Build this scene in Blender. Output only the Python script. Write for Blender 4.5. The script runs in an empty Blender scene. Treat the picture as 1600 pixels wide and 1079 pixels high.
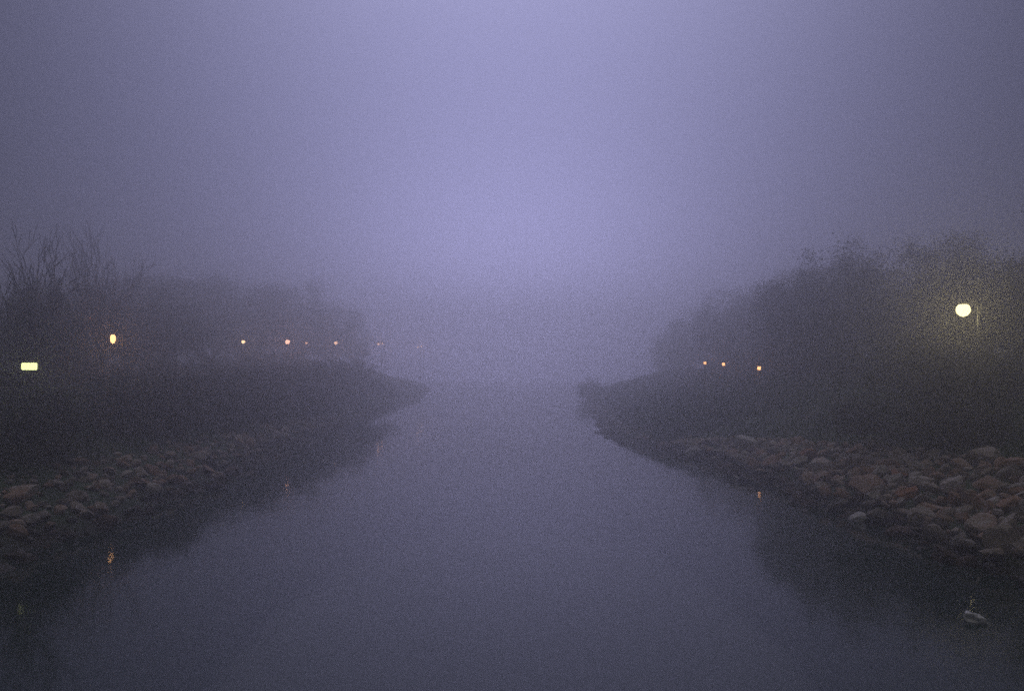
import bpy, bmesh, math, random
import numpy as np
from mathutils import Vector, Matrix, noise

random.seed(7)
rng = np.random.default_rng(7)
sc = bpy.context.scene
COL = sc.collection

# ------------------------------------------------------------------ camera
cam_d = bpy.data.cameras.new("camera")
cam = bpy.data.objects.new("camera", cam_d)
COL.objects.link(cam)
cam.location = (0, 0, 4.0)
cam.rotation_euler = (math.radians(90 + 1.22), 0, 0)
cam_d.sensor_width = 36
cam_d.lens = 32
cam_d.clip_start = 0.1
cam_d.clip_end = 2000
sc.camera = cam

# ------------------------------------------------------------------ sky
SUN_EL, SUN_AZ = 1.0, 0.0          # the last light is low, straight up the river
world = bpy.data.worlds.new("World")
sc.world = world
world.use_nodes = True
nt = world.node_tree
N, L = nt.nodes, nt.links
bg = N['Background']
sky = N.new('ShaderNodeTexSky')
sky.sky_type = 'NISHITA'
sky.sun_disc = False
sky.sun_elevation = math.radians(SUN_EL)
sky.sun_rotation = math.radians(SUN_AZ)
sky.ozone_density = 4.0
sky.dust_density = 1.0
# overcast layer: an even violet cloud deck, brightest up the river
tc = N.new('ShaderNodeTexCoord')
dot = N.new('ShaderNodeVectorMath'); dot.operation = 'DOT_PRODUCT'
gd = Vector((0.03, math.cos(math.radians(11)), math.sin(math.radians(11)))).normalized()
dot.inputs[1].default_value = gd
L.new(tc.outputs['Generated'], dot.inputs[0])
def lobe(direction, width, col, src):
    """adds col * exp(-(1 - cos angle) / width) to the colour socket src"""
    d = N.new('ShaderNodeVectorMath'); d.operation = 'DOT_PRODUCT'
    d.inputs[1].default_value = direction
    L.new(tc.outputs['Generated'], d.inputs[0])
    m1 = N.new('ShaderNodeMath'); m1.operation = 'SUBTRACT'; L.new(d.outputs['Value'], m1.inputs[0]); m1.inputs[1].default_value = 1.0
    m2 = N.new('ShaderNodeMath'); m2.operation = 'DIVIDE'; L.new(m1.outputs[0], m2.inputs[0]); m2.inputs[1].default_value = width
    m3 = N.new('ShaderNodeMath'); m3.operation = 'EXPONENT'; L.new(m2.outputs[0], m3.inputs[0])
    v = N.new('ShaderNodeVectorMath'); v.operation = 'SCALE'; v.inputs[0].default_value = col; L.new(m3.outputs[0], v.inputs['Scale'])
    w = N.new('ShaderNodeVectorMath'); w.operation = 'ADD'
    if src is None: w.inputs[1].default_value = BASE_SKY
    else: L.new(src, w.inputs[1])
    L.new(v.outputs[0], w.inputs[0])
    return w.outputs[0]
def direc(az, el):
    a, e_ = math.radians(az), math.radians(el)
    return Vector((math.sin(a) * math.cos(e_), math.cos(a) * math.cos(e_), math.sin(e_)))
BASE_SKY = (0.008, 0.010, 0.017)
glow = lobe(direc(0, 20), 0.082, (0.225, 0.228, 0.465), None)      # brightest up the river
glow = lobe(direc(0, 50), 0.048, (0.92, 0.90, 1.28), glow)         # added pale lobe above the frame, lights the fog ahead
glow = lobe(direc(0, -8), 0.022, (2.5, 2.45, 4.8), glow)  # added glow below the horizon, brightens the low fog from behind
glow = lobe(direc(0, 90), 0.16, (0.30, 0.28, 0.235), glow)          # grey zenith
sc2 = N.new('ShaderNodeVectorMath'); sc2.operation = 'SCALE'
L.new(sky.outputs['Color'], sc2.inputs[0]); sc2.inputs['Scale'].default_value = 0.006
add = N.new('ShaderNodeVectorMath'); add.operation = 'ADD'
L.new(glow, add.inputs[0]); L.new(sc2.outputs[0], add.inputs[1])
sc3 = N.new('ShaderNodeVectorMath'); sc3.operation = 'SCALE'
L.new(add.outputs[0], sc3.inputs[0]); sc3.inputs['Scale'].default_value = 10.0
L.new(sc3.outputs[0], bg.inputs['Color'])
bg.inputs['Strength'].default_value = 0.1

sun_d = bpy.data.lights.new("sun", 'SUN')
sun_d.energy = 0.05
sun_d.angle = math.radians(40)
sun_d.color = (0.8, 0.8, 1.0)
sun = bpy.data.objects.new("sun", sun_d)
COL.objects.link(sun)
sun.rotation_euler = (math.radians(-60), 0, 0)

sc.view_settings.view_transform = 'Standard'
sc.view_settings.look = 'None'
sc.view_settings.exposure = 0.0
sc.view_settings.gamma = 1.0
sc.cycles.use_denoising = False
sc.cycles.use_adaptive_sampling = False
sc.cycles.volume_bounces = 12
sc.cycles.max_bounces = 16
sc.cycles.transparent_max_bounces = 8
sc.cycles.sample_clamp_indirect = 0.7
sc.cycles.sample_clamp_direct = 3.0
sc.cycles.caustics_reflective = False
sc.cycles.caustics_refractive = False

# ------------------------------------------------------------------ helpers
def tag(o, label=None, cat=None, group=None, kind=None):
    if label: o['label'] = label
    if cat: o['category'] = cat
    if group: o['group'] = group
    if kind: o['kind'] = kind
    return o

def link_mesh(name, me, mat=None, parent=None, loc=None):
    o = bpy.data.objects.new(name, me)
    COL.objects.link(o)
    if mat is not None:
        me.materials.append(mat)
    if parent is not None: o.parent = parent
    if loc is not None: o.location = loc
    return o

def np_mesh(name, verts, faces, smooth=False):
    """verts (n,3); faces (m,k) all of one size"""
    verts = np.asarray(verts, np.float32); faces = np.asarray(faces, np.int32)
    me = bpy.data.meshes.new(name)
    me.vertices.add(len(verts)); me.vertices.foreach_set('co', verts.ravel())
    k = faces.shape[1]
    me.loops.add(faces.size); me.loops.foreach_set('vertex_index', faces.ravel())
    me.polygons.add(len(faces))
    me.polygons.foreach_set('loop_start', np.arange(0, faces.size, k, dtype=np.int32))
    me.polygons.foreach_set('loop_total', np.full(len(faces), k, np.int32))
    if smooth:
        me.polygons.foreach_set('use_smooth', np.ones(len(faces), bool))
    me.update(calc_edges=True)
    return me

def bm_mesh(name, bm, smooth=False):
    me = bpy.data.meshes.new(name)
    if smooth:
        for f in bm.faces: f.smooth = True
    bm.to_mesh(me); bm.free()
    return me

def empty(name, loc, rz=0.0):
    o = bpy.data.objects.new(name, None)
    COL.objects.link(o)
    o.location = loc; o.rotation_euler = (0, 0, rz)
    o.empty_display_size = 0.3
    return o

def copy_tree(o, parent=None):
    c = o.copy(); COL.objects.link(c); c.parent = parent
    for ch in list(o.children): copy_tree(ch, c)
    return c

def box(bm, cx, cy, cz, sx, sy, sz, bevel=0.0):
    r = bmesh.ops.create_cube(bm, size=1, matrix=Matrix.Translation((cx, cy, cz)) @ Matrix.Diagonal((sx, sy, sz, 1)))
    if bevel:
        es = list({e for v in r['verts'] for e in v.link_edges})
        bmesh.ops.bevel(bm, geom=es, offset=bevel, segments=2, affect='EDGES')

def tube(bm, p0, p1, r0, r1, seg=10):
    p0 = Vector(p0); p1 = Vector(p1); d = p1 - p0
    m = Matrix.Translation((p0 + p1) / 2) @ d.to_track_quat('Z', 'Y').to_matrix().to_4x4()
    bmesh.ops.create_cone(bm, cap_ends=True, segments=seg, radius1=r0, radius2=r1, depth=d.length, matrix=m)

def ball(bm, c, r, sz=1.0, sub=2):
    bmesh.ops.create_icosphere(bm, subdivisions=sub, radius=r,
                               matrix=Matrix.Translation(c) @ Matrix.Diagonal((1, 1, sz, 1)))

# ------------------------------------------------------------------ materials
def mat_new(name):
    m = bpy.data.materials.new(name); m.use_nodes = True
    return m, m.node_tree.nodes, m.node_tree.links, m.node_tree.nodes['Principled BSDF']

def noise_mat(name, cols, scale=3.0, rough=0.8, bump=0.3, bscale=12.0, rand=False, spec=0.3, bdist=0.03):
    m, n, l, b = mat_new(name)
    t = n.new('ShaderNodeTexCoord')
    nz = n.new('ShaderNodeTexNoise'); nz.inputs['Scale'].default_value = scale; nz.inputs['Detail'].default_value = 7
    nz.inputs['Roughness'].default_value = 0.62
    l.new(t.outputs['Object'], nz.inputs['Vector'])
    fac = nz.outputs['Fac']
    if rand:
        oi = n.new('ShaderNodeObjectInfo'); ge = n.new('ShaderNodeNewGeometry')
        a = n.new('ShaderNodeMath'); a.operation = 'ADD'
        l.new(oi.outputs['Random'], a.inputs[0]); l.new(ge.outputs['Random Per Island'], a.inputs[1])
        f = n.new('ShaderNodeMath'); f.operation = 'FRACT'; l.new(a.outputs[0], f.inputs[0])
        mx = n.new('ShaderNodeMath'); mx.operation = 'MULTIPLY_ADD'
        l.new(nz.outputs['Fac'], mx.inputs[0]); mx.inputs[1].default_value = 0.45
        s = n.new('ShaderNodeMath'); s.operation = 'MULTIPLY'; l.new(f.outputs[0], s.inputs[0]); s.inputs[1].default_value = 0.62
        l.new(s.outputs[0], mx.inputs[2])
        fac = mx.outputs[0]
    r = n.new('ShaderNodeValToRGB'); l.new(fac, r.inputs['Fac'])
    els = r.color_ramp.elements
    while len(els) < len(cols): els.new(0.5)
    lo, hi = (0.1, 0.95) if rand else (0.3, 0.7)
    for i, c in enumerate(cols):
        els[i].position = lo + (hi - lo) * i / (len(cols) - 1)
        els[i].color = (*c, 1)
    l.new(r.outputs['Color'], b.inputs['Base Color'])
    if rand:                                  # stones are dark and wet just above the water
        ge2 = n.new('ShaderNodeNewGeometry'); sz = n.new('ShaderNodeSeparateXYZ'); l.new(ge2.outputs['Position'], sz.inputs[0])
        wn = n.new('ShaderNodeTexNoise'); wn.inputs['Scale'].default_value = 1.3; l.new(ge2.outputs['Position'], wn.inputs['Vector'])
        wa = n.new('ShaderNodeMath'); wa.operation = 'MULTIPLY_ADD'; l.new(wn.outputs['Fac'], wa.inputs[0]); wa.inputs[1].default_value = -0.5; l.new(sz.outputs['Z'], wa.inputs[2])
        wm_ = n.new('ShaderNodeMapRange'); wm_.inputs['From Min'].default_value = 0.0; wm_.inputs['From Max'].default_value = 0.22
        wm_.inputs['To Min'].default_value = 0.22; wm_.inputs['To Max'].default_value = 1.0
        l.new(wa.outputs[0], wm_.inputs['Value'])
        wv = n.new('ShaderNodeVectorMath'); wv.operation = 'SCALE'
        l.new(r.outputs['Color'], wv.inputs[0]); l.new(wm_.outputs['Result'], wv.inputs['Scale'])
        l.new(wv.outputs[0], b.inputs['Base Color'])
    nb = n.new('ShaderNodeTexNoise'); nb.inputs['Scale'].default_value = bscale; nb.inputs['Detail'].default_value = 8
    l.new(t.outputs['Object'], nb.inputs['Vector'])
    bp = n.new('ShaderNodeBump'); bp.inputs['Strength'].default_value = bump; bp.inputs['Distance'].default_value = bdist
    l.new(nb.outputs['Fac'], bp.inputs['Height']); l.new(bp.outputs['Normal'], b.inputs['Normal'])
    b.inputs['Roughness'].default_value = rough
    b.inputs['Specular IOR Level'].default_value = spec
    return m

M_rock = noise_mat('riprap_stone', [(0.16, 0.145, 0.13), (0.30, 0.265, 0.235), (0.44, 0.37, 0.31), (0.36, 0.20, 0.12), (0.52, 0.48, 0.44), (0.24, 0.215, 0.20)],
                   2.5, 0.85, 0.7, 7, True, 0.35, 0.05)
M_rock_red = noise_mat('rusty_stone', [(0.20, 0.09, 0.045), (0.42, 0.19, 0.09), (0.34, 0.19, 0.11)], 3, 0.85, 0.7, 7, False, 0.3, 0.05)
M_rock_pale = noise_mat('pale_stone', [(0.34, 0.32, 0.31), (0.58, 0.56, 0.55), (0.47, 0.45, 0.44)], 3, 0.85, 0.7, 7, False, 0.3, 0.05)
M_bark = noise_mat('bark', [(0.03, 0.024, 0.018), (0.075, 0.06, 0.045)], 6, 0.9, 0.8, 18)
M_leaf = noise_mat('foliage', [(0.028, 0.032, 0.016), (0.05, 0.055, 0.025), (0.085, 0.065, 0.035)], 0.7, 0.8, 0.0, 5, spec=0.15)
M_shrub = noise_mat('shrub_foliage', [(0.03, 0.04, 0.018), (0.055, 0.07, 0.028), (0.08, 0.07, 0.04)], 1.2, 0.8, 0.0, 5, spec=0.15)
M_grass = noise_mat('grass_blades', [(0.030, 0.085, 0.024), (0.05, 0.15, 0.038), (0.10, 0.15, 0.05)], 0.35, 0.8, 0.0, 5, spec=0.15)
M_metal = noise_mat('painted_metal', [(0.035, 0.035, 0.035), (0.06, 0.06, 0.058)], 9, 0.5, 0.1, 30, spec=0.5)
M_conc = noise_mat('concrete', [(0.20, 0.195, 0.185), (0.32, 0.31, 0.30)], 5, 0.9, 0.3, 30)
M_plastic = noise_mat('white_plastic', [(0.75, 0.76, 0.78), (0.82, 0.82, 0.82)], 12, 0.4, 0.5, 25, spec=0.5)

def emit_mat(name, col, s):
    m, n, l, b = mat_new(name)
    b.inputs['Base Color'].default_value = (0.8, 0.8, 0.75, 1)
    b.inputs['Emission Color'].default_value = (*col, 1)
    b.inputs['Emission Strength'].default_value = s
    return m

# ground: grass and soil above, wet mud at the waterline
def ground_mat():
    m, n, l, b = mat_new('bank_soil')
    t = n.new('ShaderNodeTexCoord')
    n1 = n.new('ShaderNodeTexNoise'); n1.inputs['Scale'].default_value = 0.5; n1.inputs['Detail'].default_value = 9; n1.inputs['Roughness'].default_value = 0.65
    l.new(t.outputs['Object'], n1.inputs['Vector'])
    r = n.new('ShaderNodeValToRGB'); l.new(n1.outputs['Fac'], r.inputs['Fac'])
    els = r.color_ramp.elements; els.new(0.5)
    for i, (p, c) in enumerate([(0.34, (0.032, 0.06, 0.02, 1)), (0.5, (0.05, 0.09, 0.03, 1)), (0.66, (0.075, 0.065, 0.04, 1))]):
        els[i].position = p; els[i].color = c
    sp = n.new('ShaderNodeSeparateXYZ'); l.new(t.outputs['Object'], sp.inputs[0])
    mr = n.new('ShaderNodeMapRange'); mr.inputs['From Min'].default_value = 0.35; mr.inputs['From Max'].default_value = 1.1
    n2 = n.new('ShaderNodeTexNoise'); n2.inputs['Scale'].default_value = 1.7; n2.inputs['Detail'].default_value = 5
    l.new(t.outputs['Object'], n2.inputs['Vector'])
    ma = n.new('ShaderNodeMath'); ma.operation = 'MULTIPLY_ADD'
    l.new(n2.outputs['Fac'], ma.inputs[0]); ma.inputs[1].default_value = 0.9; l.new(sp.outputs['Z'], ma.inputs[2])
    l.new(ma.outputs[0], mr.inputs['Value'])
    mx = n.new('ShaderNodeMix'); mx.data_type = 'RGBA'
    l.new(mr.outputs['Result'], mx.inputs['Factor'])
    mx.inputs['A'].default_value = (0.03, 0.025, 0.02, 1)
    l.new(r.outputs['Color'], mx.inputs['B'])
    l.new(mx.outputs['Result'], b.inputs['Base Color'])
    b.inputs['Roughness'].default_value = 0.85
    b.inputs['Specular IOR Level'].default_value = 0.25
    nb = n.new('ShaderNodeTexNoise'); nb.inputs['Scale'].default_value = 6; nb.inputs['Detail'].default_value = 8
    l.new(t.outputs['Object'], nb.inputs['Vector'])
    bp = n.new('ShaderNodeBump'); bp.inputs['Strength'].default_value = 0.8; bp.inputs['Distance'].default_value = 0.08
    l.new(nb.outputs['Fac'], bp.inputs['Height']); l.new(bp.outputs['Normal'], b.inputs['Normal'])
    return m

def water_mat():
    m, n, l, b = mat_new('river_water')
    b.inputs['Base Color'].default_value = (0.018, 0.036, 0.028, 1)
    b.inputs['Roughness'].default_value = 0.055
    b.inputs['IOR'].default_value = 1.333
    t = n.new('ShaderNodeTexCoord')
    mp = n.new('ShaderNodeMapping'); mp.inputs['Scale'].default_value = (1.0, 0.6, 1.0)
    l.new(t.outputs['Object'], mp.inputs['Vector'])
    a = n.new('ShaderNodeTexNoise'); a.inputs['Scale'].default_value = 0.8; a.inputs['Detail'].default_value = 3
    c = n.new('ShaderNodeTexNoise'); c.inputs['Scale'].default_value = 9.0; c.inputs['Detail'].default_value = 2
    l.new(mp.outputs[0], a.inputs['Vector']); l.new(mp.outputs[0], c.inputs['Vector'])
    b1 = n.new('ShaderNodeBump'); b1.inputs['Strength'].default_value = 0.5; b1.inputs['Distance'].default_value = 0.012
    b2 = n.new('ShaderNodeBump'); b2.inputs['Strength'].default_value = 0.5; b2.inputs['Distance'].default_value = 0.0008
    l.new(a.outputs['Fac'], b1.inputs['Height']); l.new(c.outputs['Fac'], b2.inputs['Height'])
    l.new(b1.outputs['Normal'], b2.inputs['Normal']); l.new(b2.outputs['Normal'], b.inputs['Normal'])
    return m

# ------------------------------------------------------------------ terrain
RS = np.array([(-60, 10.5), (5, 10.2), (10, 9.9), (17, 9.5), (25, 8.9), (33, 8.4), (38, 8.1), (42, 7.3), (46, 6.0), (50, 5.3), (56, 5.4), (66, 6.2), (80, 7.0), (95, 7.6), (115, 9.6), (135, 15), (180, 30), (320, 60)])
LS = np.array([(-60, -10.3), (5, -10.0), (14, -10.0), (20, -10.1), (27, -9.8), (36, -10.4), (47, -11.0), (60, -11.3), (81, -11.5), (104, -11.2), (116, -11.2), (150, -13.3), (165, -20), (200, -38), (320, -60)])
PR = np.array([(-30, -1.7), (-3, -1.4), (-0.8, -0.5), (0, 0.0), (1.0, 0.5), (2.5, 1.08), (4, 1.6), (7, 2.2), (9, 2.9), (12, 3.2), (20, 3.4), (60, 3.9), (320, 4.2)])

def shore_r(y):
    return np.interp(y, RS[:, 0], RS[:, 1]) + 0.22 * np.sin(y * 0.9) + 0.15 * np.sin(y * 2.3 + 1)
def shore_l(y):
    return np.interp(y, LS[:, 0], LS[:, 1]) + 0.22 * np.sin(y * 0.8 + 2) + 0.15 * np.sin(y * 2.1)

_ph = rng.uniform(0, 6.28, (14, 2)); _fr = rng.normal(0, 1, (14, 2)) * np.geomspace(0.15, 2.2, 14)[:, None]
def bumps(x, y):
    s = 0
    for i in range(14):
        s = s + np.sin(_fr[i, 0] * x + _fr[i, 1] * y + _ph[i, 0]) * (0.09 / (1 + 0.35 * i))
    return s
def inland(x, y):
    return np.maximum(x - shore_r(y), shore_l(y) - x)
def ground_z(x, y):
    x = np.asarray(x, float); y = np.asarray(y, float)
    d = inland(x, y)
    z = np.interp(d, PR[:, 0], PR[:, 1])
    return z + bumps(x, y) * np.clip(d / 3, 0.15, 1.0)

def axis(pts):
    out = []
    for a, b, s in pts: out += list(np.arange(a, b, s))
    return np.array(out + [pts[-1][1]])
gx = axis([(-210, -60, 15), (-60, -26, 1.5), (-26, -6, 0.3), (-6, 3, 1.5), (3, 26, 0.3), (26, 60, 1.5), (60, 210, 15)])
gy = axis([(-60, 6, 4), (6, 60, 0.35), (60, 130, 1.0), (130, 210, 5)])
X, Y = np.meshgrid(gx, gy)
V = np.stack([X, Y, ground_z(X, Y)], -1).reshape(-1, 3)
nx, ny = len(gx), len(gy)
i = np.arange(nx * ny).reshape(ny, nx)
F = np.stack([i[:-1, :-1], i[:-1, 1:], i[1:, 1:], i[1:, :-1]], -1).reshape(-1, 4)
ground = link_mesh('ground', np_mesh('ground', V, F, True), ground_mat())
tag(ground, 'grassy earth banks sloping down to the river', kind='structure')

wm = np_mesh('water', [(-60, -60, 0), (60, -60, 0), (60, 209, 0), (-60, 209, 0)], [(0, 1, 2, 3)])
water = link_mesh('water', wm, water_mat())
tag(water, 'calm dark river reflecting the dusk sky', kind='structure')

# ------------------------------------------------------------------ rocks
def rock_mesh(k, sub=3):
    r = random.Random(100 + k)
    bm = bmesh.new()
    bmesh.ops.create_icosphere(bm, subdivisions=sub, radius=1.0)
    planes = []
    for _ in range(13):
        n = Vector((r.gauss(0, 1), r.gauss(0, 1), r.gauss(0, 1))).normalized()
        planes.append((n, r.uniform(0.36, 0.72)))
    off = Vector((r.uniform(0, 50), r.uniform(0, 50), r.uniform(0, 50)))
    for v in bm.verts:
        p = v.co.copy()
        for n, d in planes:
            e = p.dot(n) - d
            if e > 0: p -= n * e
        p *= 1 + 0.07 * noise.noise(p * 1.8 + off) + 0.05 * noise.noise(p * 5 + off)
        v.co = p
    sx, sy, sz = r.uniform(0.9, 1.35), r.uniform(0.75, 1.05), r.uniform(0.55, 0.85)
    for v in bm.verts: v.co = Vector((v.co.x * sx, v.co.y * sy, v.co.z * sz))
    return bm
rock_hi = []
rock_lo = []
for k in range(14):
    bm = rock_mesh(k, 3); me = bpy.data.meshes.new('riprap_rock'); 
    bm.to_mesh(me); bm.free(); me.materials.append(M_rock); rock_hi.append(me)
    bm = rock_mesh(k, 2); bm.verts.index_update()
    rock_lo.append((np.array([v.co[:] for v in bm.verts]), np.array([[v.index for v in f.verts] for f in bm.faces]))); bm.free()

rocks = []   # (x, y, r)
def scatter(n, side, y0, y1, top, rmin, rmax, sep=0.95):
    """poisson scatter; top(y) = inland width of the stone belt"""
    cells = {}
    tries = 0; got = 0
    while got < n and tries < n * 30:
        tries += 1
        y = random.uniform(y0, y1)
        w = top(y)
        if w < 0.3: continue
        d = random.uniform(-0.35, w)
        x = float(shore_r(y)) + d if side > 0 else float(shore_l(y)) - d
        r = rmin + (rmax - rmin) * random.random() ** 1.8
        if d > w - 0.7: r *= random.uniform(0.5, 0.9)
        ok = True
        cx, cy = int(x // 1), int(y // 1)
        for ax in (-1, 0, 1):
            for ay in (-1, 0, 1):
                for (x2, y2, r2) in cells.get((cx + ax, cy + ay), ()):
                    if (x - x2) ** 2 + (y - y2) ** 2 < (sep * (r + r2)) ** 2: ok = False
        if not ok: continue
        cells.setdefault((cx, cy), []).append((x, y, r)); got += 1
        rocks.append((x, y, r, side))
topR = lambda y: float(np.interp(y, [8, 14, 22, 28, 34, 40, 43.5, 44], [4.6, 4.6, 4.3, 3.7, 3.0, 2.2, 1.0, 0]))
topL = lambda y: float(np.interp(y, [8, 16, 24, 40, 60, 90], [3.4, 3.2, 3.0, 2.3, 1.6, 0.8]))
topP = lambda y: float(np.interp(y, [42, 46, 60, 80, 100], [0.3, 1.6, 1.8, 1.2, 0.6]))
scatter(600, 1, 9, 44, topR, 0.25, 0.60, 0.62)
scatter(700, 1, 9, 44, topR, 0.12, 0.24, 0.8)
scatter(460, -1, 9, 60, topL, 0.20, 0.44, 0.62)
scatter(600, -1, 9, 85, topL, 0.10, 0.2, 0.85)
scatter(380, 1, 42.5, 100, topP, 0.10, 0.24, 0.85)

def screen(x, y, z):
    return 800 + x / y * 1422, 570 - (z - 4) / y * 1422
info = []
for (x, y, r, s) in rocks:
    z = float(ground_z(x, y))
    px, py = screen(x, y, z)
    vis = -40 < px < 1640 and py < 1120 and y > 6
    info.append((r / y if vis else -1, x, y, z, r, s))
info.sort(key=lambda t: -t[0])
G_R, G_L = 'riprap boulders on the right bank', 'riprap boulders on the left bank'
N_IND = 290
special = {}   # nearest rock to a wanted spot gets its own look and label
wanted = [
    (1410, 735, 'R', 'large rusty orange boulder in the upper middle of the right bank riprap'),
    (1428, 772, 'R', 'rusty brown boulder standing on edge just below the larger orange one'),
    (1090, 703, 'P', 'pale grey stone at the far waterline tip of the right bank riprap'),
    (1140, 678, 'P', 'pale lavender boulder crowning the far end of the right bank riprap'),
    (1180, 676, 'P', 'flat pale boulder beside the crowning stone at the far riprap end'),
    (1155, 742, 'P', 'long pale slab lying at the waterline near the far riprap end'),
    (1345, 812, 'P', 'pale flat stone on the waterline halfway along the right riprap'),
    (1260, 715, 'R', 'reddish brown stone in the far part of the right bank riprap'),
]
ind = info[:N_IND]
for (wx, wy, c, lab) in wanted:
    best = None
    for j, t in enumerate(ind):
        if j in special: continue
        px, py = screen(t[1], t[2], t[3] + t[4] * 0.4)
        dd = (px - wx) ** 2 + (py - wy) ** 2
        if best is None or dd < best[0]: best = (dd, j)
    special[best[1]] = (c, lab)
for j, (s_, x, y, z, r, sd) in enumerate(ind):
    me = rock_hi[random.randrange(len(rock_hi))]
    c, lab = special.get(j, (None, None))
    if c:
        me = me.copy(); me.materials.clear(); me.materials.append(M_rock_red if c == 'R' else M_rock_pale)
        r *= 1.15
    o = bpy.data.objects.new('riprap_rock', me); COL.objects.link(o)
    o.location = (x, y, z + r * 0.22)
    o.rotation_euler = (random.gauss(0, 0.35), random.gauss(0, 0.35), random.uniform(0, 6.28))
    o.scale = (r,) * 3
    if not lab:
        px, py = screen(x, y, z)
        if sd > 0:
            d = float(inland(x, y))
            where = ('near the waterline of' if d < 1.3 else 'in the middle of' if d < 2.8 else 'along the grass edge of')
            far = 'the near right bank riprap' if y < 24 else 'the right bank riprap below the lamp' if y < 33 else 'the far right bank riprap'
            lab = f'rough grey brown boulder {where} {far}'
        else:
            d = float(inland(x, y))
            where = 'at the waterline of' if d < 1.3 else 'higher up in'
            far = 'the near left bank riprap' if y < 24 else 'the far left bank riprap'
            lab = f'dark grey boulder {where} {far}'
    tag(o, lab, 'rock', G_R if sd > 0 else G_L)
# the remaining small stones, one mass
Vs, Fs, base = [], [], 0
for (s_, x, y, z, r, sd) in info[N_IND:]:
    v, f = rock_lo[random.randrange(len(rock_lo))]
    m = np.array((Matrix.Rotation(random.uniform(0, 6.28), 3, 'Z') @ Matrix.Rotation(random.gauss(0, 0.4), 3, 'X')))
    Vs.append(v @ m.T * r + np.array([x, y, z + r * 0.15])); Fs.append(f + base); base += len(v)
o = link_mesh('small_riprap', np_mesh('small_riprap', np.concatenate(Vs), np.concatenate(Fs)), M_rock)
tag(o, 'small grey and brown stones filling the riprap along both banks', 'stones', kind='stuff')

# ------------------------------------------------------------------ grass
def grass(n, side, y0, y1, d0, d1, h0, h1, w):
    y = y0 + (y1 - y0) * rng.random(n) ** 1.5
    edge = np.array([topR(a) if side > 0 else topL(a) for a in y])
    if side > 0: edge = np.where(y > 44, np.interp(y, [44, 46, 60, 80, 100], [0.4, 1.5, 1.6, 1.0, 0.6]), edge)
    d = edge - 0.25 + rng.random(n) * (d1 - edge)
    x = np.where(side > 0, shore_r(y) + d, shore_l(y) - d)
    cl = 0.5 + 0.5 * np.sin(x * 1.7 + np.sin(y * 1.3) * 2) * np.sin(y * 1.1 + np.sin(x * 0.9) * 2)
    h = (h0 + (h1 - h0) * rng.random(n) ** 2) * (0.55 + 0.9 * cl)
    z = ground_z(x, y) - 0.02
    a = rng.uniform(0, 6.283, n); lean = rng.normal(0, 0.35, n) * h; la = rng.uniform(0, 6.283, n)
    dx, dy = np.cos(a) * w / 2, np.sin(a) * w / 2
    lx, ly = np.cos(la) * lean, np.sin(la) * lean
    P = np.empty((n, 5, 3))
    P[:, 0] = np.stack([x - dx, y - dy, z], -1)
    P[:, 1] = np.stack([x + dx, y + dy, z], -1)
    P[:, 2] = np.stack([x + dx * .7 + lx * .35, y + dy * .7 + ly * .35, z + h * .6], -1)
    P[:, 3] = np.stack([x - dx * .7 + lx * .35, y - dy * .7 + ly * .35, z + h * .6], -1)
    P[:, 4] = np.stack([x + lx, y + ly, z + h], -1)
    b = np.arange(n)[:, None] * 5
    T = np.concatenate([b + [0, 1, 2], b + [0, 2, 3], b + [3, 2, 4]], 1).reshape(-1, 3)
    return P.reshape(-1, 3), T
Vs, Fs, base = [], [], 0
for args in [(60000, 1, 10, 60, 0, 13, .12, .42, .022), (26000, 1, 44, 125, 0, 13, .2, .6, .05),
             (45000, -1, 10, 60, 0, 12, .12, .42, .022), (16000, -1, 50, 130, 0, 12, .2, .6, .05)]:
    v, f = grass(*args); Vs.append(v); Fs.append(f + base); base += len(v)
o = link_mesh('grass', np_mesh('grass', np.concatenate(Vs), np.concatenate(Fs)), M_grass)
tag(o, 'rough dark green grass covering both river banks', 'grass', kind='stuff')

# ------------------------------------------------------------------ trees
def grow(seed, height, levels, spread, up, nchild, twig=0.006, trunk_r=None, trunk_frac=0.3, gnarl=0.12):
    """skeleton of a tree: list of (p0, p1, r0, r1) and the tips"""
    r = random.Random(seed)
    segs, tips = [], []
    def branch(p, d, length, rad, lev):
        steps = 4 if lev < levels else 3
        q = p.copy(); dd = d.copy(); rr = rad
        kids = []
        for s in range(steps):
            dd = (dd + Vector((r.gauss(0, gnarl), r.gauss(0, gnarl), r.gauss(0, gnarl) + up * 0.12))).normalized()
            e = q + dd * (length / steps)
            r1 = max(twig, rad * (1 - 0.55 * (s + 1) / steps))
            segs.append((q.copy(), e.copy(), rr, r1))
            if lev == 0 and (s + 1) / steps <= trunk_frac: pass
            else: kids.append((e.copy(), dd.copy(), r1))
            q, rr = e, r1
        if lev >= levels:
            tips.append((q.copy(), lev)); tips.append(((p + q) / 2, lev))
            return
        n = nchild[lev]
        for k in range(n):
            e, d0, r1 = kids[min(len(kids) - 1, int(k * len(kids) / n))]
            ax = d0.orthogonal().normalized()
            ax.rotate(Matrix.Rotation(r.uniform(0, 6.283), 3, d0))
            nd = d0.copy(); nd.rotate(Matrix.Rotation(spread[lev] * r.uniform(0.6, 1.25), 3, ax))
            nd = (nd + Vector((0, 0, up * 0.35))).normalized()
            branch(e, nd, length * r.uniform(0.55, 0.82) * (1.25 if lev == 0 else 1), r1 * 0.62, lev + 1)
    tr = trunk_r or height * 0.025
    branch(Vector((0, 0, -0.25)), Vector((r.gauss(0, .04), r.gauss(0, .04), 1)).normalized(), height * 0.42, tr, 0)
    top = max(s[1].z for s in segs); k = height / top
    segs = [(a * k, b * k, c, d) for a, b, c, d in segs]
    tips = [(t * k, l) for t, l in tips]
    return segs, tips

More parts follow.
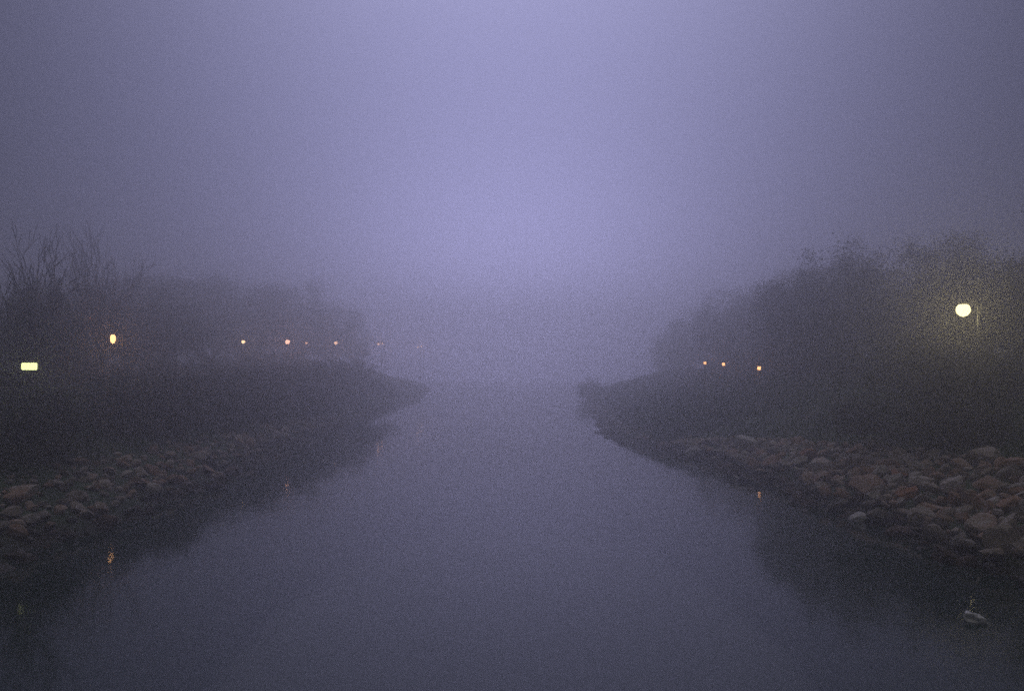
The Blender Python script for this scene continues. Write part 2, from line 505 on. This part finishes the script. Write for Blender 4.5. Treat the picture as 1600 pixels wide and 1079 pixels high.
def tubes_mesh(name, segs, sides=5):
    n = len(segs)
    V = np.empty((n, 2 * sides, 3)); ang = np.arange(sides) / sides * 6.2832
    for i, (a, b, r0, r1) in enumerate(segs):
        d = (b - a).normalized(); u = d.orthogonal().normalized(); w = d.cross(u)
        ring = np.cos(ang)[:, None] * np.array(u) + np.sin(ang)[:, None] * np.array(w)
        V[i, :sides] = np.array(a) + ring * r0
        V[i, sides:] = np.array(b + d * r1 * 0.5) + ring * r1
    k = np.arange(sides); k2 = (k + 1) % sides
    q = np.stack([k, k2, k2 + sides, k + sides], -1)
    F = (np.arange(n)[:, None, None] * 2 * sides + q).reshape(-1, 4)
    return np_mesh(name, V.reshape(-1, 3), F, True)

def leaf_mesh(name, tips, per, rad, size, seed, flat=0.8, extra=None, env=None):
    g = np.random.default_rng(seed)
    c = np.array([t[0][:] for t in tips])
    c = c[g.random(len(c)) < 0.9]
    if extra is not None: c = np.concatenate([c, extra])
    if env is not None:                       # keep the crown inside a lumpy dome
        cz, rx, rz = env
        q = (c - [0, 0, cz]) / [rx, rx, rz]
        rr = np.linalg.norm(q, axis=1)
        lim = 0.93 + 0.07 * np.sin(q[:, 0] * 4 + seed) + 0.06 * np.sin(q[:, 1] * 5 + q[:, 2] * 4)
        f_ = np.where(rr > lim, lim / rr * g.uniform(0.8, 1.0, len(c)), 1.0)
        c = q * f_[:, None] * [rx, rx, rz] + [0, 0, cz]
    keep = g.poisson(per, len(c))
    c = np.repeat(c, keep, axis=0)
    n = len(c)
    p = c + g.normal(0, 1, (n, 3)) * rad * np.array([1, 1, flat]) * g.uniform(0.5, 1.2, (n, 1))
    p[:, 2] = np.maximum(p[:, 2], 0.15)
    u = g.normal(0, 1, (n, 3)); u /= np.linalg.norm(u, axis=1)[:, None]
    w = np.cross(u, g.normal(0, 1, (n, 3))); w /= np.linalg.norm(w, axis=1)[:, None]
    s = size * g.uniform(0.5, 1.3, (n, 1))
    V = np.stack([p - u * s, p + w * s * .5, p + u * s, p - w * s * .5], 1).reshape(-1, 3)
    F = np.arange(n * 4).reshape(-1, 4)
    return np_mesh(name, V, F)

def make_tree(seed, h, dense=1.0):
    segs, tips = grow(seed, h, 3, (0.85, 0.7, 0.6), 0.35, (9, 5, 4), trunk_frac=0.2)
    t = empty('tree', (0, 0, 0))
    def inside(p): return (p.x**2 + p.y**2) / (h * .5)**2 + ((p.z - h * .56) / (h * .45))**2 < 1.0
    link_mesh('trunk', tubes_mesh('trunk', [q for q in segs if inside(q[1]) or q[2] > 0.06]), M_bark, t)
    link_mesh('crown', leaf_mesh('crown', tips, 120 * dense, 0.33, 0.05, seed, env=(h * 0.56, h * 0.50, h * 0.46)), M_leaf, t)
    return t
def make_bare(seed, h, spread=(0.5, 0.5, 0.5, 0.5)):
    segs, tips = grow(seed, h, 4, spread, 0.55, (8, 5, 4, 3), twig=0.009, trunk_frac=0.25, trunk_r=0.17)
    t = empty('bare_tree', (0, 0, 0))
    link_mesh('trunk', tubes_mesh('trunk', [s for s in segs if s[2] > 0.05]), M_bark, t)
    link_mesh('branches', tubes_mesh('branches', [s for s in segs if s[2] <= 0.05], 4), M_bark, t)
    return t
def make_shrub(seed, h):
    segs = []; tips = []
    r = random.Random(seed)
    for k in range(6):
        s, t = grow(seed * 10 + k, h * r.uniform(0.6, 1.0), 2, (0.6, 0.6), 0.3, (4, 4), twig=0.006, trunk_r=0.03, trunk_frac=0.0, gnarl=0.2)
        o = Vector((r.gauss(0, .22) * h, r.gauss(0, .22) * h, 0))
        segs += [(a + o, b + o, c, d) for a, b, c, d in s]; tips += [(a + o, l) for a, l in t]
    t = empty('shrub', (0, 0, 0))
    link_mesh('stems', tubes_mesh('stems', segs, 4), M_bark, t)
    link_mesh('foliage', leaf_mesh('foliage', tips, 60, 0.17, 0.042, seed), M_shrub, t)
    return t

tree_protos = [make_tree(11, 6.5), make_tree(23, 6.5, 0.85), make_tree(37, 6.5, 1.1), make_tree(58, 6.5)]
used = set()
def place(protos, k, x, y, top=None, h=None, width=1.0, label='', cat='tree', group=None, base_h=5.75, sink=0.1):
    p = protos[k % len(protos)]
    if id(p) in used: o = copy_tree(p)
    else: o = p; used.add(id(p))
    z = float(ground_z(x, y)) - sink
    s = (h if h else (top - z)) / base_h
    o.location = (x, y, z); o.rotation_euler = (0, 0, random.uniform(0, 6.28))
    o.scale = (s * width, s * width, s)
    tag(o, label, cat, group)
    return o

G_TR, G_TL = 'trees lining the right bank', 'trees lining the left bank'
ord_ = ['first', 'second', 'third', 'fourth', 'fifth', 'sixth', 'seventh', 'eighth', 'ninth', 'tenth', 'eleventh', 'twelfth']
right = [(23.4, 36, 9.8, 1.2), (22.6, 47.5, 10.2, 1.1), (19.4, 51, 10.4, 1.1), (19.3, 57, 9.9, 1.1), (19.4, 65.5, 10.6, 1.1), (19.8, 76, 10.4, 1.15),
         (19.8, 88, 10.2, 1.2), (19.9, 101, 9.3, 1.15), (20.6, 116, 8.2, 1.1), (23, 131, 7.4, 1.1), (27, 146, 7.0, 1.2)]
lab_r = ['tall dark tree behind the bright lamp at the right edge of the photo', 'broad round tree left of the bright lamp on the right bank',
         'domed tree forming the left shoulder of the near right mound', 'darker tree where the near right mound drops away'] + \
        [f'hazy tree, {ord_[i]} along the right bank beyond the near mound, counting away' for i in range(7)]
for k, ((x, y, top, w), lb) in enumerate(zip(right, lab_r)):
    if y > 64: x, y, top, w = x * 1.25, y * 1.25, 4 + (top - 4) * 1.16, w * 1.1
    place(tree_protos, k, x, y, top=top, width=w, label=lb, group=G_TR)
back = [(26.5, 37, 9.6), (25.5, 46, 9.4), (26.5, 55, 10.0), (26.5, 66, 10.3), (27, 80, 10.6), (28, 98, 10.2), (31, 120, 9.4)]
for k, (x, y, top) in enumerate(back):
    place(tree_protos, k + 2, x, y, top=top, width=1.25, group='second row of trees on the right bank',
          label=f'dark tree in the back row behind the right bank trees, {ord_[k]} from the near end')
left = [(-20.6, 32.5, 6.9, 1.0, 'low dark bushy tree behind the lit panel at the left edge'),
        (-21.8, 41, 7.2, 1.0, 'low bushy tree between the two bare trees on the left bank'),
        (-26.5, 52, 8.6, 1.3, 'dark tree behind the bright orange lamp on the left bank'),
        (-24.5, 61, 9.4, 1.2, 'hazy tree right of the bright orange lamp on the left bank'),
        (-27.4, 72, 10.8, 1.2, 'hazy tree midway between the orange lamp and the next lamp rightwards'),
        (-27, 82, 11.8, 1.2, 'tall faint tree just left of the second bright lamp on the left bank'),
        (-26.2, 94, 13.2, 1.2, 'tall faint tree above the second bright lamp from the left'),
        (-24.2, 103, 13.4, 1.1, 'tallest faint rounded tree above the pinkish lamp on the left bank'),
        (-21.4, 110, 10.8, 1.0, 'faint rounded tree behind the lamp right of the pinkish one'),
        (-20.6, 122, 8.6, 0.95, 'very faint last tree above the close pair of tiny lamps'),
        (-34, 60, 9.5, 1.4, 'dim tree in the back row behind the orange lamp'),
        (-35, 84, 12, 1.4, 'dim tree in the back row behind the second bright lamp')]
for k, (x, y, top, w, lb) in enumerate(left):
    if y > 70: x, y, top, w = x * 1.2, y * 1.2, min(14.6, 4 + (top - 4) * 1.15), w * 1.08
    place(tree_protos, k + 1, x, y, top=top, width=w, label=lb, group=G_TL)

b1 = make_bare(5, 8.0)
place([b1], 0, -17.7, 32, top=9.3, base_h=8.0, label='bare spreading tree at the far left edge above the lit panel', cat='bare tree', group='bare trees on the left bank', width=1.15)
b2 = make_bare(9, 8.0, (0.38, 0.4, 0.42, 0.45))
place([b2], 0, -21.3, 47.5, top=11.6, base_h=8.0, label='bare tree with upright fan of branches above the orange lamp', cat='bare tree', group='bare trees on the left bank', width=0.85)

shrub_protos = [make_shrub(3, 2.2), make_shrub(4, 2.2), make_shrub(6, 2.2)]
shr = []
yy = 33.0
while yy < 95:
    shr.append((16.9 + max(0, yy - 60) * 0.1 + random.uniform(-0.3, 1.3), yy, random.uniform(1.6, 2.6), 'R')); yy += random.uniform(2.0, 3.2) * (1 + yy / 160)
yy = 31.0
while yy < 105:
    shr.append((-19.8 - yy * 0.03 + random.uniform(-1.0, .8), yy, random.uniform(1.5, 2.6), 'L')); yy += random.uniform(2.4, 3.6) * (1 + yy / 160)
yy = 33.5
while yy < 82:                     # added scrub along the left riprap crest, tall enough to block lamp reflections
    shr.append((-14.2 - 0.006 * yy + random.uniform(-0.35, 0.35), yy, 1.55 + 0.019 * yy + random.uniform(-0.1, 0.35), 'C')); yy += random.uniform(0.9, 1.3) * (1 + yy / 140)
k = 0
for (x, y, h, s) in shr:
    if s == 'R' and 53 < y < 78: x = max(x, 17.3)
    place(shrub_protos, k, x, y, h=h, width=1.3, base_h=2.2, cat='shrub',
          label={'R': 'leafy shrub under the tree line on the right bank', 'L': 'leafy shrub under the tree line on the left bank',
                 'C': 'added low scrub along the crest of the left bank above the stones'}[s],
          group={'R': 'shrubs under the right bank trees', 'L': 'shrubs under the left bank trees', 'C': 'added scrub along the left bank crest'}[s])
    k += 1
for (x, y, h, lb) in [(9.2, 108, 2.4, 'faint dark shrub overhanging the water at the far tip of the right bank'),
                      (8.6, 97, 1.6, 'low shrub just nearer than the overhanging one on the right bank tip'),
                      (13.2, 36.5, 0.9, 'small dark shrub in the grass right above the far riprap'),
                      (-13.6, 27, 1.0, 'small dark shrub above the stones of the near left bank'),
                      (13.2, 26.6, 1.75, 'added leafy shrub at the top of the right bank stones below the yellow lamp'),  # this and the next three: added to block the yellow lamp's reflection
                      (14.35, 28.6, 2.9, 'added leafy shrub on the right bank grass in front of the bright yellow lamp'),
                      (15.5, 31.2, 2.8, 'added leafy shrub just behind the one in front of the yellow lamp'),
                      (16.9, 34.0, 2.6, 'added tall shrub nearest the foot of the bright yellow lamp'),
                      (-13.5, 25.2, 1.9, 'added leafy shrub on the left bank just below the lit panel, nearest the water'),  # last three: added to keep the panel's reflection off the water
                      (-14.1, 26.6, 1.75, 'middle one of three added leafy shrubs on the left bank below the lit panel'),
                      (-14.8, 28.0, 1.6, 'added leafy shrub on the left bank at the foot of the lit panel')]:
    place(shrub_protos, k, x, y, h=h, width=1.4, base_h=2.2, cat='shrub', label=lb); k += 1

# ------------------------------------------------------------------ lamps
def street_lamp(x, y, zl, col, s, rb, label, arm=0.5, side=-1, group=None, stretch=1.0, name='street_lamp'):
    """mast, arm, head and glowing lens; (x, y, zl) is the lens centre"""
    bx = x - side * arm
    z0 = float(ground_z(bx, y)) - 0.05
    root = empty(name, (bx, y, z0))
    H = zl - z0
    bm = bmesh.new()
    tube(bm, (0, 0, 0.0), (0, 0, 0.5), 0.085, 0.085, 12)
    tube(bm, (0, 0, 0.5), (0, 0, H + 0.34), 0.055, 0.04, 12)
    link_mesh('pole', bm_mesh('pole', bm, True), M_metal, root)
    bm = bmesh.new(); box(bm, 0, 0, 0.03, 0.34, 0.34, 0.12, 0.01)
    link_mesh('base', bm_mesh('base', bm), M_conc, root)
    bm = bmesh.new()
    pts = [Vector((0, 0, H + 0.28)), Vector((side * arm * 0.45, 0, H + 0.44)), Vector((side * arm * 0.8, 0, H + rb * stretch + 0.14)), Vector((side * arm, 0, H + rb * stretch + 0.1))]
    for a, b in zip(pts, pts[1:]): tube(bm, a, b, 0.024, 0.024, 8)
    link_mesh('arm', bm_mesh('arm', bm, True), M_metal, root)
    bm = bmesh.new()
    tube(bm, (side * arm, 0, H + rb * stretch * 0.75), (side * arm, 0, H + rb * stretch + 0.16), rb * 0.95, rb * 0.4, 16)
    link_mesh('lamp_head', bm_mesh('lamp_head', bm, True), M_metal, root)
    bm = bmesh.new(); ball(bm, (side * arm, 0, H), rb, stretch, 2)
    link_mesh('lamp_glass', bm_mesh('lamp_glass', bm, True), emit_mat('lamp_glow', col, s), root)
    tag(root, label, 'street lamp', group)
    return root

G_LL = 'street lamps receding along the left bank'
street_lamp(19.85, 40, 6.42, (1.0, 0.86, 0.42), 36, 0.31, 'bright yellow globe lamp on a thin pole above the right bank grass', arm=0.65)
street_lamp(-19.3, 44, 5.27, (1.0, 0.50, 0.20), 16, 0.13, 'bright orange lamp below the fan shaped bare tree on the left bank', group=G_LL, stretch=1.9)
for (x, y, z, col, s, rb, lb) in [
    (-19.2, 65, 5.65, (1.0, 0.62, 0.32), 16, 0.13, 'warm white lamp, first to the right of the bright orange one'),
    (-18.5, 75, 5.90, (1.0, 0.50, 0.34), 26, 0.19, 'pinkish white lamp, brightest of the middle lamps on the left bank'),
    (-24.4, 108, 6.60, (1.0, 0.50, 0.30), 18, 0.12, 'tiny dim lamp just right of the pinkish white lamp'),
    (-18.4, 95, 6.30, (1.0, 0.55, 0.32), 26, 0.17, 'pale orange lamp between the pinkish lamp and the close pair'),
    (-16.9, 115, 6.67, (1.0, 0.55, 0.38), 30, 0.15, 'left one of the close pair of tiny far lamps'),
    (-17.3, 121, 6.81, (1.0, 0.55, 0.38), 34, 0.15, 'right one of the close pair of tiny far lamps'),
    (-15.0, 150, 7.0, (1.0, 0.6, 0.45), 60, 0.16, 'faintest far lamp, last on the left bank towards the river'),
    (-15.1, 146, 6.85, (1.0, 0.6, 0.45), 50, 0.15, 'faint far lamp just left of the last one towards the river'),
    (-26.4, 57, 6.9, (1.0, 0.25, 0.12), 5, 0.06, 'tiny dull red lamp above and left of the orange lamp')]:
    street_lamp(x, y, z, col, s, rb, lb, arm=0.4, group=G_LL)

def bollard(x, y, zl, s, label):
    z0 = float(ground_z(x, y)) - 0.05
    root = empty('bollard_light', (x, y, z0)); H = zl - z0
    bm = bmesh.new(); tube(bm, (0, 0, 0), (0, 0, H - 0.10), 0.07, 0.07, 14)
    link_mesh('post', bm_mesh('post', bm, True), M_metal, root)
    bm = bmesh.new(); tube(bm, (0, 0, H - 0.10), (0, 0, H + 0.10), 0.10, 0.10, 14)
    link_mesh('lamp_glass', bm_mesh('lamp_glass', bm, True), emit_mat('bollard_glow', (1.0, 0.45, 0.17), s), root)
    bm = bmesh.new(); tube(bm, (0, 0, H + 0.10), (0, 0, H + 0.17), 0.13, 0.05, 14)
    link_mesh('cap', bm_mesh('cap', bm, True), M_metal, root)
    tag(root, label, 'bollard light', 'orange bollard lights above the right bank')
bollard(15.9, 75, 4.16, 8, 'small orange bollard light, leftmost and farthest of the three')
bollard(15.8, 68, 4.05, 8, 'small orange bollard light, middle one of the three')
bollard(15.2, 56, 3.80, 8, 'small orange bollard light, rightmost and nearest of the three')

# lit panel at the left edge
px_, py_, pz_ = -15.9, 30.0, 3.95
z0 = float(ground_z(px_, py_)) - 0.05
root = empty('lit_panel', (px_, py_, z0), 0.0); H = pz_ - z0
bm = bmesh.new()
box(bm, 0, 0.09, H, 0.66, 0.14, 0.36, 0.015)
link_mesh('housing', bm_mesh('housing', bm), M_metal, root)
bm = bmesh.new(); box(bm, 0, -0.01, H, 0.52, 0.05, 0.23, 0.02)
link_mesh('light_cover', bm_mesh('light_cover', bm), emit_mat('panel_glow', (0.93, 1.0, 0.42), 2.3), root)
for sx in (-0.22, 0.22):
    bm = bmesh.new(); tube(bm, (sx, 0.09, 0), (sx, 0.09, H - 0.18), 0.03, 0.03, 10)
    link_mesh('post', bm_mesh('post', bm, True), M_metal, root)
bm = bmesh.new(); box(bm, 0, 0.09, H * 0.42, 0.40, 0.12, 0.5, 0.01)
link_mesh('control_box', bm_mesh('control_box', bm), M_conc, root)
tag(root, 'small glowing yellow green light panel on two posts at the left edge', 'light panel')

# ------------------------------------------------------------------ floating litter
bm = bmesh.new()
bmesh.ops.create_icosphere(bm, subdivisions=4, radius=1.0)
for v in bm.verts:
    p = v.co.copy()
    f = 1 + 0.6 * noise.noise(p * 1.9 + Vector((4, 4, 4))) + 0.14 * abs(noise.noise(p * 5.0))
    v.co = Vector((p.x * 0.15 * f, p.y * 0.09 * f, max(-0.03, p.z * 0.10 * f)))
o = link_mesh('plastic_bag', bm_mesh('plastic_bag', bm, True), M_plastic, None, (7.22, 14.3, 0.02))
o.rotation_euler = (0, 0.05, -0.4)
tag(o, 'crumpled white plastic bag floating in the dark water near the lower right', 'plastic bag')

# ------------------------------------------------------------------ haze
bm = bmesh.new()
box(bm, 0, 73, 6.6, 430, 286, 19.4)
m = bpy.data.materials.new('haze_air'); m.use_nodes = True
n, l = m.node_tree.nodes, m.node_tree.links
n.remove(n['Principled BSDF'])
pv = n.new('ShaderNodeVolumePrincipled')
pv.inputs['Density'].default_value = 0.0205
pv.inputs['Color'].default_value = (1.0, 0.985, 0.97, 1)
pv.inputs['Anisotropy'].default_value = 0.87
l.new(pv.outputs['Volume'], n['Material Output'].inputs['Volume'])
hz = link_mesh('haze', bm_mesh('haze', bm), m)
tag(hz, 'pale dusk fog hanging over the river', kind='stuff')
